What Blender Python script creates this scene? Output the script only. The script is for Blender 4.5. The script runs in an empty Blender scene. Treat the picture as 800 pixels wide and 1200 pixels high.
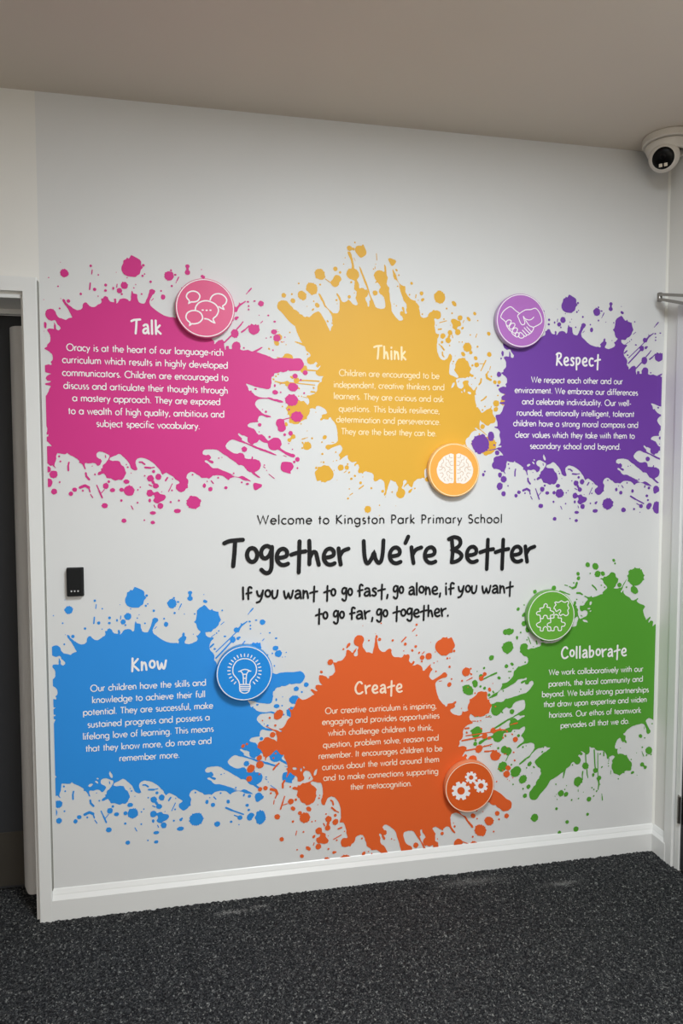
import bpy, bmesh, math, random
import numpy as np
from mathutils import Vector, Matrix
from mathutils.geometry import delaunay_2d_cdt

scene = bpy.context.scene
COL = scene.collection
random.seed(7)

# ------------------------------------------------------------------ camera
WALL = 2.2471          # width of the mural wall (left edge is the door architrave, x = 0)
CEIL = 2.70
cam_d = bpy.data.cameras.new('camera')
cam = bpy.data.objects.new('camera', cam_d)
COL.objects.link(cam)
cam_d.sensor_fit = 'VERTICAL'
cam_d.sensor_height = 36.0
cam_d.lens = 24.0
cam_d.clip_start = 0.02
right = Vector((0.981635931, -0.190762706, -0.000698907))
up = Vector((0.01134309, 0.05471178, 0.99843776))
back = -Vector((0.19042645, 0.98011031, -0.05587089))
m = Matrix((right, up, back)).transposed().to_4x4()
m.translation = Vector((0.521, -2.3664, 1.4945))
cam.matrix_world = m
scene.camera = cam

# ------------------------------------------------------------------ world, lights, exposure
world = bpy.data.worlds.new('world')
scene.world = world
world.use_nodes = True
bg = world.node_tree.nodes['Background']
bg.inputs[0].default_value = (1.0, 0.93, 0.84, 1)
bg.inputs[1].default_value = 0.22

def area(name, loc, rot, sx, sy, power, color):
    d = bpy.data.lights.new(name, 'AREA')
    d.shape = 'RECTANGLE'; d.size = sx; d.size_y = sy
    d.energy = power; d.color = color
    o = bpy.data.objects.new(name, d)
    o.location = loc; o.rotation_euler = rot
    COL.objects.link(o)
    return o
area('panel_lamp', (1.15, -1.75, 2.68), (0, 0, 0), 0.6, 0.6, 63, (0.885, 0.955, 1.0))
area('panel_lamp', (0.9, -4.1, 2.68), (0, 0, 0), 1.2, 0.6, 46, (1.0, 0.985, 0.97))
area('window_daylight', (0.6, -5.6, 0.9), (math.radians(90), 0, 0), 3.0, 1.6, 24, (1.0, 0.88, 0.73))  # unseen fill added behind the camera, tinted to warm the upper wall

scene.view_settings.view_transform = 'Standard'
scene.view_settings.look = 'None'
scene.view_settings.gamma = 1.0
scene.view_settings.use_curve_mapping = False
scene.view_settings.exposure = 0.17

# ------------------------------------------------------------------ materials
def lin(c):
    return tuple(((v/255)/12.92 if v/255 <= .04045 else ((v/255+.055)/1.055)**2.4) for v in c)

def mat(name, rgb, rough=.5, spec=.4, metal=0.0, bump=0.0, scale=200.0, var=0.0, vscale=4.0, bdist=.001):
    M = bpy.data.materials.new(name); M.use_nodes = True
    nt = M.node_tree; b = nt.nodes['Principled BSDF']
    c = lin(rgb) + (1,)
    b.inputs['Base Color'].default_value = c
    b.inputs['Roughness'].default_value = rough
    b.inputs['Metallic'].default_value = metal
    b.inputs['Specular IOR Level'].default_value = spec
    tc = nt.nodes.new('ShaderNodeTexCoord')
    if var:
        n = nt.nodes.new('ShaderNodeTexNoise'); n.inputs['Scale'].default_value = vscale
        n.inputs['Detail'].default_value = 4
        nt.links.new(tc.outputs['Object'], n.inputs['Vector'])
        mx = nt.nodes.new('ShaderNodeMix'); mx.data_type = 'RGBA'
        mx.inputs['A'].default_value = tuple(v*(1-var) for v in c[:3])+(1,)
        mx.inputs['B'].default_value = tuple(min(1, v*(1+var)) for v in c[:3])+(1,)
        nt.links.new(n.outputs['Fac'], mx.inputs['Factor'])
        nt.links.new(mx.outputs['Result'], b.inputs['Base Color'])
    if bump:
        n = nt.nodes.new('ShaderNodeTexNoise'); n.inputs['Scale'].default_value = scale
        n.inputs['Detail'].default_value = 3
        nt.links.new(tc.outputs['Object'], n.inputs['Vector'])
        bp = nt.nodes.new('ShaderNodeBump'); bp.inputs['Strength'].default_value = bump
        bp.inputs['Distance'].default_value = bdist
        nt.links.new(n.outputs['Fac'], bp.inputs['Height'])
        nt.links.new(bp.outputs['Normal'], b.inputs['Normal'])
    return M

M = {}
M['mural'] = mat('mural_paper', (219, 219, 218), .55, .3, bump=.15, scale=420, var=.02, vscale=3)
M['plaster'] = mat('cream_plaster', (230, 228, 223), .7, .2, bump=.25, scale=260, var=.02)
M['ceiling'] = mat('ceiling_paint', (217, 207, 194), .8, .15, bump=.2, scale=200, var=.03, vscale=2)
M['gloss'] = mat('white_gloss_paint', (226, 226, 224), .32, .5, bump=.08, scale=90, var=.015, vscale=6)
M['gloss_grey'] = mat('finger_guard_plastic', (244, 242, 240), .4, .4, var=.02)
M['old_caulk'] = mat('grey_caulk', (150, 150, 144), .8, .2)  # grey carries the shade beside the left architrave
M['caulk'] = mat('caulk', (240, 239, 232), .5, .3)
M['talk'] = mat('print_pink', (210, 52, 134), .5, .3, var=.03)
M['think'] = mat('print_yellow', (224, 170, 54), .5, .3, var=.03)
M['respect'] = mat('print_purple', (112, 62, 160), .5, .3, var=.03)
M['know'] = mat('print_blue', (46, 144, 226), .5, .3, var=.03)
M['create'] = mat('print_orange', (228, 98, 44), .5, .3, var=.03)
M['collaborate'] = mat('print_green', (84, 156, 48), .5, .3, var=.03)
M['white_print'] = mat('print_white', (244, 240, 240), .5, .3)
M['fold'] = mat('brain_fold_grey', (206, 160, 120), .5, .3)
M['brain'] = mat('brain_cream', (244, 236, 226), .5, .3)
M['cream_print'] = mat('print_cream', (250, 228, 178), .5, .3)
M['peach_print'] = mat('print_peach', (252, 226, 200), .5, .3)
M['black_print'] = mat('print_black', (15, 16, 19), .5, .3)
M['b_talk'] = mat('disc_pink', (222, 84, 132), .38, .4, var=.03, vscale=20)
M['b_think'] = mat('disc_amber', (244, 172, 74), .38, .4, var=.03, vscale=20)
M['b_respect'] = mat('disc_violet', (178, 108, 190), .38, .4, var=.03, vscale=20)
M['b_know'] = mat('disc_blue', (28, 140, 224), .38, .4, var=.03, vscale=20)
M['b_create'] = mat('disc_orange', (222, 94, 36), .38, .4, var=.03, vscale=20)
M['b_collaborate'] = mat('disc_green', (104, 172, 58), .38, .4, var=.03, vscale=20)
M['e_talk'] = mat('edge_pink', (232, 130, 170), .4, .4)
M['e_think'] = mat('edge_amber', (246, 200, 140), .4, .4)
M['e_respect'] = mat('edge_violet', (186, 160, 196), .4, .4)
M['e_know'] = mat('edge_blue', (60, 140, 205), .4, .4)
M['e_create'] = mat('edge_orange', (224, 140, 96), .4, .4)
M['e_collaborate'] = mat('edge_green', (110, 165, 80), .4, .4)
M['black_plastic'] = mat('black_plastic', (20, 21, 22), .6, .25, bump=.1, scale=500)
M['grey_mark'] = mat('grey_marking', (190, 190, 190), .5, .3)
M['cam_white'] = mat('camera_housing', (222, 216, 206), .45, .4)
M['cam_black'] = mat('camera_glass', (3, 3, 3), .3, .2)
M['ir'] = mat('infrared_led', (235, 225, 205), .3, .5)
M['door'] = mat('grey_door_laminate', (46, 47, 50), .6, .3, var=.05, vscale=3)
M['steel'] = mat('brushed_steel', (150, 146, 140), .35, .5, metal=1.0, bump=.1, scale=300)
M['kick'] = mat('kick_plate_steel', (70, 66, 60), .6, .4, metal=.5, var=.1, vscale=8)
M['dark_gap'] = mat('dark_rubber', (14, 14, 14), .8, .2)

# ------------------------------------------------------------------ mesh helpers
def link(name, verts, faces, material, parent=None, loc=(0, 0, 0), smooth=False):
    me = bpy.data.meshes.new(name)
    me.from_pydata([tuple(v) for v in verts], [], faces)
    if material: me.materials.append(material)
    if smooth:
        for p in me.polygons: p.use_smooth = True
    o = bpy.data.objects.new(name, me)
    COL.objects.link(o)
    o.location = loc
    if parent is not None: o.parent = parent
    return o

def from_bm(name, bm, material, parent=None, loc=(0, 0, 0), smooth=False):
    me = bpy.data.meshes.new(name)
    bmesh.ops.recalc_face_normals(bm, faces=bm.faces)
    bm.to_mesh(me); bm.free()
    me.materials.append(material)
    if smooth:
        for p in me.polygons: p.use_smooth = True
    o = bpy.data.objects.new(name, me)
    COL.objects.link(o); o.location = loc
    if parent is not None: o.parent = parent
    return o

def box_bm(x0, x1, y0, y1, z0, z1, bevel=0.0, seg=2, bm=None):
    b = bm or bmesh.new()
    r = bmesh.ops.create_cube(b, size=1.0)
    for v in r['verts']:
        v.co = Vector(((x0+x1)/2+v.co.x*(x1-x0), (y0+y1)/2+v.co.y*(y1-y0), (z0+z1)/2+v.co.z*(z1-z0)))
    if bevel:
        es = list({e for v in r['verts'] for e in v.link_edges})
        bmesh.ops.bevel(b, geom=es, offset=bevel, segments=seg, profile=.5, affect='EDGES')
    return b

def extrude_profile(prof, a, b, axis):
    """prof: closed list of 2-D points; axis 'x' -> (y,z) profile run along x, 'z' -> (x,y) profile run along z,
    'y' -> (x,z) profile run along y"""
    n = len(prof); vs = []
    for t in (a, b):
        for p, q in prof:
            vs.append({'x': (t, p, q), 'y': (p, t, q), 'z': (p, q, t)}[axis])
    fs = [(i, (i+1) % n, n+(i+1) % n, n+i) for i in range(n)]
    fs += [tuple(range(n))[::-1], tuple(range(n, 2*n))]
    return vs, fs

def prism(name, prof, a, b, axis, material, parent=None):
    vs, fs = extrude_profile(prof, a, b, axis)
    bm = bmesh.new()
    bv = [bm.verts.new(v) for v in vs]
    for f in fs: bm.faces.new([bv[i] for i in f])
    return from_bm(name, bm, material, parent)

def lathe_bm(prof, seg=48, bm=None, mtx=None):
    """prof: (radius, height) pairs revolved about z"""
    b = bm or bmesh.new()
    rings = []
    for r, h in prof:
        if r < 1e-6: rings.append([b.verts.new((0, 0, h))])
        else: rings.append([b.verts.new((r*math.cos(2*math.pi*i/seg), r*math.sin(2*math.pi*i/seg), h)) for i in range(seg)])
    for A, B in zip(rings, rings[1:]):
        for i in range(seg):
            j = (i+1) % seg
            if len(A) == 1 and len(B) == 1: continue
            if len(A) == 1: b.faces.new((A[0], B[i], B[j]))
            elif len(B) == 1: b.faces.new((A[i], A[j], B[0]))
            else: b.faces.new((A[i], A[j], B[j], B[i]))
    if mtx is not None:
        bmesh.ops.transform(b, matrix=mtx, verts=[v for r in rings for v in r])
    return b

def empty(name, loc, label, cat, group=None):
    o = bpy.data.objects.new(name, None)
    o.empty_display_size = .05
    COL.objects.link(o); o.location = loc
    o['label'] = label; o['category'] = cat
    if group: o['group'] = group
    return o

def struct(o):
    o['kind'] = 'structure'
    return o

def plane(name, pts, material, parent=None):
    return link(name, pts, [tuple(range(len(pts)))], material, parent)

# ------------------------------------------------------------------ the room shell
LEFT_X, BACK_Y = -2.6, -6.0
DOOR_X0, DOOR_X1, DOOR_TOP = -0.955, -0.045, 2.066      # opening of the left door
RD0, RD1, RDTOP = -0.136, -1.04, 2.075                   # opening of the right door (along y)

# mural wall, thick enough to give the left door its reveal
struct(from_bm('wall_back', box_bm(-0.0035, WALL+.3, 0, .22, -.02, CEIL), M['mural']))
bm = box_bm(DOOR_X1, -0.0035, 0, .22, -.02, CEIL)
box_bm(DOOR_X0, DOOR_X1, 0, .22, DOOR_TOP, CEIL, bm=bm)
box_bm(LEFT_X, DOOR_X0, 0, .22, -.02, CEIL, bm=bm)
struct(from_bm('wall_left', bm, M['plaster']))
bm = box_bm(WALL, WALL+.16, RD0, 0, -.02, CEIL)
box_bm(WALL, WALL+.16, RD1, RD0, RDTOP, CEIL, bm=bm)
box_bm(WALL, WALL+.16, BACK_Y, RD1, -.02, CEIL, bm=bm)
struct(from_bm('wall_right', bm, M['plaster']))
struct(from_bm('wall_side', box_bm(LEFT_X-.15, LEFT_X, BACK_Y, .2, -.02, CEIL), M['plaster']))
struct(from_bm('ceiling', box_bm(LEFT_X-.15, WALL+.3, BACK_Y, .22, CEIL, CEIL+.1), M['ceiling']))

# carpet: looped pile as real relief near the wall, flat farther back
def carpet_material():
    Mt = bpy.data.materials.new('charcoal_loop_carpet'); Mt.use_nodes = True
    nt = Mt.node_tree; b = nt.nodes['Principled BSDF']
    b.inputs['Roughness'].default_value = .95
    b.inputs['Specular IOR Level'].default_value = .1
    tc = nt.nodes.new('ShaderNodeTexCoord')
    v = nt.nodes.new('ShaderNodeTexVoronoi'); v.inputs['Scale'].default_value = 300
    nt.links.new(tc.outputs['Object'], v.inputs['Vector'])
    r = nt.nodes.new('ShaderNodeValToRGB')
    cr = r.color_ramp; cr.interpolation = 'LINEAR'
    cr.elements[0].position = 0; cr.elements[0].color = (.008, .008, .009, 1)
    cr.elements[1].position = 1; cr.elements[1].color = (.19, .19, .18, 1)
    for p, c in ((.30, (.018, .0185, .020, 1)), (.60, (.036, .037, .038, 1)), (.85, (.070, .071, .070, 1))):
        e = cr.elements.new(p); e.color = c
    sep = nt.nodes.new('ShaderNodeSeparateColor')
    nt.links.new(v.outputs['Color'], sep.inputs[0])
    n = nt.nodes.new('ShaderNodeTexNoise'); n.inputs['Scale'].default_value = 90; n.inputs['Detail'].default_value = 5
    nt.links.new(tc.outputs['Object'], n.inputs['Vector'])
    mm = nt.nodes.new('ShaderNodeMath'); mm.operation = 'MULTIPLY'
    nt.links.new(sep.outputs[0], mm.inputs[0])
    k = nt.nodes.new('ShaderNodeMapRange')
    k.inputs['From Min'].default_value = .3; k.inputs['From Max'].default_value = .7
    k.inputs['To Min'].default_value = .55; k.inputs['To Max'].default_value = 1.25
    nt.links.new(n.outputs['Fac'], k.inputs['Value'])
    nt.links.new(k.outputs[0], mm.inputs[1])
    nt.links.new(mm.outputs[0], r.inputs['Fac'])
    # plaster dust trodden into the pile in a few places
    last = r.outputs['Color']
    for (cx, cy, rx, ry, amt) in DUST:
        mp = nt.nodes.new('ShaderNodeMapping')
        mp.vector_type = 'TEXTURE'
        mp.inputs['Location'].default_value = (cx, cy, 0)
        mp.inputs['Scale'].default_value = (rx, ry, 1)
        nt.links.new(tc.outputs['Object'], mp.inputs['Vector'])
        g = nt.nodes.new('ShaderNodeTexGradient'); g.gradient_type = 'SPHERICAL'
        nt.links.new(mp.outputs[0], g.inputs['Vector'])
        nz = nt.nodes.new('ShaderNodeTexNoise'); nz.inputs['Scale'].default_value = 260; nz.inputs['Detail'].default_value = 3
        nt.links.new(tc.outputs['Object'], nz.inputs['Vector'])
        q = nt.nodes.new('ShaderNodeMath'); q.operation = 'MULTIPLY_ADD'; q.inputs[1].default_value = 2.2
        nt.links.new(nz.outputs['Fac'], q.inputs[0]); nt.links.new(g.outputs['Fac'], q.inputs[2])
        q2 = nt.nodes.new('ShaderNodeMapRange')
        q2.inputs['From Min'].default_value = 1.6; q2.inputs['From Max'].default_value = 2.2
        q2.inputs['To Max'].default_value = amt
        nt.links.new(q.outputs[0], q2.inputs['Value'])
        mx = nt.nodes.new('ShaderNodeMix'); mx.data_type = 'RGBA'
        mx.inputs['B'].default_value = (.42, .41, .39, 1)
        nt.links.new(q2.outputs[0], mx.inputs['Factor']); nt.links.new(last, mx.inputs['A'])
        last = mx.outputs['Result']
    nt.links.new(last, b.inputs['Base Color'])
    bp = nt.nodes.new('ShaderNodeBump'); bp.inputs['Strength'].default_value = .7; bp.inputs['Distance'].default_value = .002
    nt.links.new(n.outputs['Fac'], bp.inputs['Height']); nt.links.new(bp.outputs['Normal'], b.inputs['Normal'])
    return Mt
DUST = [(.235, -.035, .03, .014, .5), (.58, -.085, .13, .022, .5), (.68, -.072, .06, .016, .45), (1.45, -.075, .26, .05, .22), (1.77, -.150, .17, .03, .28)]
M['carpet'] = carpet_material()

def carpet():
    x0, x1, y0, y1, s = -.95, 2.45, -1.15, .24, .0042
    nx, ny = int((x1-x0)/s), int((y1-y0)/s)
    rng = np.random.default_rng(3)
    h = rng.random((ny, nx))
    h = (h+.6*np.roll(h, 1, 0)+.6*np.roll(h, 1, 1)+.4*np.roll(np.roll(h, 1, 0), 1, 1))/2.6
    big = rng.random((ny//2+2, nx//2+2)).repeat(2, 0).repeat(2, 1)[:ny, :nx]
    z = (h-.5)*.0085+(big-.5)*.0050
    X, Y = np.meshgrid(np.linspace(x0, x1, nx), np.linspace(y0, y1, ny))
    X = X+(rng.random(X.shape)-.5)*.0022; Y = Y+(rng.random(X.shape)-.5)*.0022
    co = np.stack([X, Y, z], -1).reshape(-1, 3).astype(np.float32)
    idx = np.arange(nx*ny).reshape(ny, nx)
    q = np.stack([idx[:-1, :-1], idx[:-1, 1:], idx[1:, 1:], idx[1:, :-1]], -1).reshape(-1, 4)
    # flat surround, beyond the relief
    base = nx*ny
    ex = np.array([[LEFT_X, BACK_Y, -.002], [WALL+.3, BACK_Y, -.002], [WALL+.3, y0, -.002], [LEFT_X, y0, -.002],
                   [LEFT_X, .24, -.002], [x0, .24, -.002], [x0, y0, -.002]], np.float32)
    co = np.vstack([co, ex])
    q = np.vstack([q, [[base, base+1, base+2, base+3], [base+3, base+6, base+5, base+4]]])
    me = bpy.data.meshes.new('floor')
    me.vertices.add(len(co)); me.vertices.foreach_set('co', co.ravel())
    me.loops.add(q.size); me.loops.foreach_set('vertex_index', q.ravel().astype(np.int32))
    me.polygons.add(len(q)); me.polygons.foreach_set('loop_start', np.arange(0, q.size, 4, dtype=np.int32))
    me.update(calc_edges=True)
    me.materials.append(M['carpet'])
    o = bpy.data.objects.new('floor', me); COL.objects.link(o)
    return struct(o)
carpet()

# skirting boards with a sloped, moulded top edge
SK = [(0, -.01), (-.018, -.01), (-.018, .0690), (-.0165, .0715), (-.0095, .0830), (-.0085, .0865), (-.0025, .0995), (0, .102)]
struct(prism('baseboard_back', SK, -.0073, WALL, 'x', M['gloss']))
struct(prism('baseboard_right', [(WALL+p, q) for p, q in SK], 0.0, -.0945, 'y', M['gloss']))
# pale bead in the corner
struct(prism('trim_1', [(WALL, 0), (WALL-.006, 0), (WALL-.0045, -.003), (WALL-.002, -.006), (WALL, -.008)], .1, CEIL, 'z', M['caulk']))

# ------------------------------------------------------------------ left door
def architrave(name, x0, x1, z0, z1, parent):
    return from_bm(name, box_bm(x0, x1, -.020, 0, z0, z1, .003, 2), M['gloss'], parent)
dr = bpy.data.objects.new('door_1', None); COL.objects.link(dr); dr.location = (0, 0, 0); struct(dr)
def frame_bm(a0, a1, top, inner_top, d0, d1, x_of):
    # a three-sided architrave in one piece: a0..a1 outer edges, 45 mm wide
    w_ = .0400
    o_ = [(a0, -.008), (a0+w_, -.008), (a0+w_, inner_top), (a1-w_, inner_top), (a1-w_, -.008), (a1, -.008), (a1, top), (a0, top)]
    bm = bmesh.new()
    A_ = [bm.verts.new(x_of(p, d0, q)) for p, q in o_]; B_ = [bm.verts.new(x_of(p, d1, q)) for p, q in o_]
    n = len(o_)
    bm.faces.new(A_[::-1]); bm.faces.new(B_)
    for i in range(n): bm.faces.new((A_[i], A_[(i+1) % n], B_[(i+1) % n], B_[i]))
    bmesh.ops.bevel(bm, geom=bm.edges[:], offset=.0025, segments=2, affect='EDGES')
    return bm
from_bm('architrave', frame_bm(DOOR_X0-.045, -.0075, 2.118, DOOR_TOP+.009, 0, -.020, lambda p, d, q: (p, d, q)), M['gloss'], dr)
from_bm('caulk_gap', box_bm(-.0073, -.0050, -.0175, 0, .104, 2.108, .0003, 1), M['old_caulk'], dr)  # dark strip standing in for the shadow along the architrave's side
from_bm('door_lining', box_bm(-.0600, -.0480, -.002, .215, -.008, DOOR_TOP, .001, 1), M['gloss'], dr)
from_bm('door_lining', box_bm(DOOR_X0, DOOR_X0+.012, -.002, .215, -.008, DOOR_TOP, .001, 1), M['gloss'], dr)
from_bm('door_lining', box_bm(DOOR_X0+.0125, -.057, -.002, .215, DOOR_TOP-.012, DOOR_TOP, .001, 1), M['gloss'], dr)
from_bm('door_stop', box_bm(DOOR_X0+.0125, -.057, .150, .172, DOOR_TOP-.030, DOOR_TOP-.0125, .001, 1), M['gloss'], dr)
from_bm('door_leaf', box_bm(DOOR_X0+.016, -.075, .1935, .235, .008, DOOR_TOP-.026, .002, 1), M['door'], dr)
from_bm('kick_plate', box_bm(DOOR_X0+.03, -.088, .191, .1932, .018, .215, .0005, 1), M['kick'], dr)
# bowed finger guard strip over the hinge gap, rounded at its bottom
def finger_guard():
    prof = []
    A, B = Vector((-.0605, .095)), Vector((-.130, .130))
    n = 14; d = (B-A); nrm = Vector((d.y, -d.x)).normalized()
    if nrm.y > 0: nrm = -nrm
    for i in range(n+1):
        t = i/n
        prof.append(A+d*t+nrm*(.020*math.sin(math.pi*t)))
    bm = bmesh.new(); rows = []
    zs = [.034, .037, .042, .05, .3, .8, 1.3, 1.7, 1.985]
    ins = [.22, .12, .05, 0, 0, 0, 0, 0, 0]
    for z, k in zip(zs, ins):
        row = []
        for i, p in enumerate(prof):
            t = i/n; u = .5+(t-.5)*(1-k)
            q = A+d*u+nrm*(.020*math.sin(math.pi*t))
            row.append(bm.verts.new((q.x, q.y, z)))
        rows.append(row)
    for a, b in zip(rows, rows[1:]):
        for i in range(n): bm.faces.new((a[i], a[i+1], b[i+1], b[i]))
    r = bmesh.ops.solidify(bm, geom=list(bm.faces), thickness=.0025)
    return from_bm('finger_guard', bm, M['gloss_grey'], dr, smooth=False)
finger_guard()

# ------------------------------------------------------------------ right door (only its frame edge and hinge are in view)
d2 = bpy.data.objects.new('door_2', None); COL.objects.link(d2); struct(d2)
W = WALL
from_bm('architrave', box_bm(W-.016, W, RD0+.006, -.0850, -.008, 2.118, .003, 2), M['gloss'], d2)
from_bm('architrave', box_bm(W-.016, W, RD1-.045, RD1-.003, -.008, 2.118, .003, 2), M['gloss'], d2)
from_bm('architrave', box_bm(W-.016, W, RD1-.0025, RD0+.0075, RDTOP+.006, 2.118, .003, 2), M['gloss'], d2)
from_bm('door_lining', box_bm(W-.008, W+.155, RD0-.026, RD0, -.008, RDTOP, .0015, 1), M['gloss'], d2)
from_bm('door_lining', box_bm(W-.008, W+.155, RD1, RD1+.026, -.008, RDTOP, .0015, 1), M['gloss'], d2)
from_bm('door_leaf', box_bm(W-.004, W+.040, RD1+.030, RD0-.0285, .008, RDTOP-.01, .001, 1), M['door'], d2)
hz = .186
hg = from_bm('hinge', box_bm(W-.0095, W-.0055, RD0-.0250, RD0-.0150, hz, hz+.104, .0005, 1), M['steel'], d2)
for k in range(5):
    z = hz+.0015+k*.0205
    bm = lathe_bm([(0, 0), (.0062, 0), (.0062, .0192), (0, .0192)], 16, mtx=Matrix.Translation((W-.0125, RD0-.0275, z)))
    from_bm('knuckle', bm, M['steel'], hg)
from_bm('hinge_leaf', box_bm(W-.0062, W-.0042, RD0-.062, RD0-.034, hz, hz+.104, .0005, 1), M['dark_gap'], hg)

# door closer arm: two flat steel bars meeting at an elbow by the corner
def bar_bm(p, q, hw, hh, bm=None):
    b = bm or bmesh.new()
    p, q = Vector(p), Vector(q); d = (q-p); L = d.length; d.normalize()
    side = d.cross(Vector((0, 0, 1))).normalized(); upv = side.cross(d)
    vs = []
    for e in (p, q):
        for s, u in ((-1, -1), (1, -1), (1, 1), (-1, 1)):
            vs.append(b.verts.new(e+side*hw*s+upv*hh*u))
    for f in ((0, 1, 2, 3), (7, 6, 5, 4), (0, 4, 5, 1), (1, 5, 6, 2), (2, 6, 7, 3), (3, 7, 4, 0)):
        b.faces.new([vs[i] for i in f])
    bmesh.ops.bevel(b, geom=list({e for v in vs for e in v.link_edges}), offset=.0012, segments=2, affect='EDGES')
    return b
EL = Vector((W-.061, -.054, 2.149))
cl = empty('door_closer_arm', EL, 'folded steel door closer arm jutting from the right wall above the white door frame', 'door closer')
def rel(v): return Vector(v)-EL
from_bm('arm_bar', bar_bm(rel((W-.061, -.046, 2.1640)), rel((W-.061, -.420, 2.0570)), .010, .0052), M['steel'], cl)
from_bm('arm_bar', bar_bm(rel((W-.060, -.052, 2.1440)), rel((W-.050, -.420, 2.012)), .010, .0048), M['steel'], cl)
from_bm('elbow_pin', lathe_bm([(0, -.017), (.008, -.017), (.0095, -.015), (.0095, .013), (.008, .015), (0, .015)], 24, mtx=Matrix.Translation(rel((W-.0625, -.046, 2.1545)))), M['steel'], cl)
from_bm('closer_body', box_bm(-.012, .061, -.62, -.34, -.165, -.075, .006, 3), M['steel'], cl)

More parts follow.
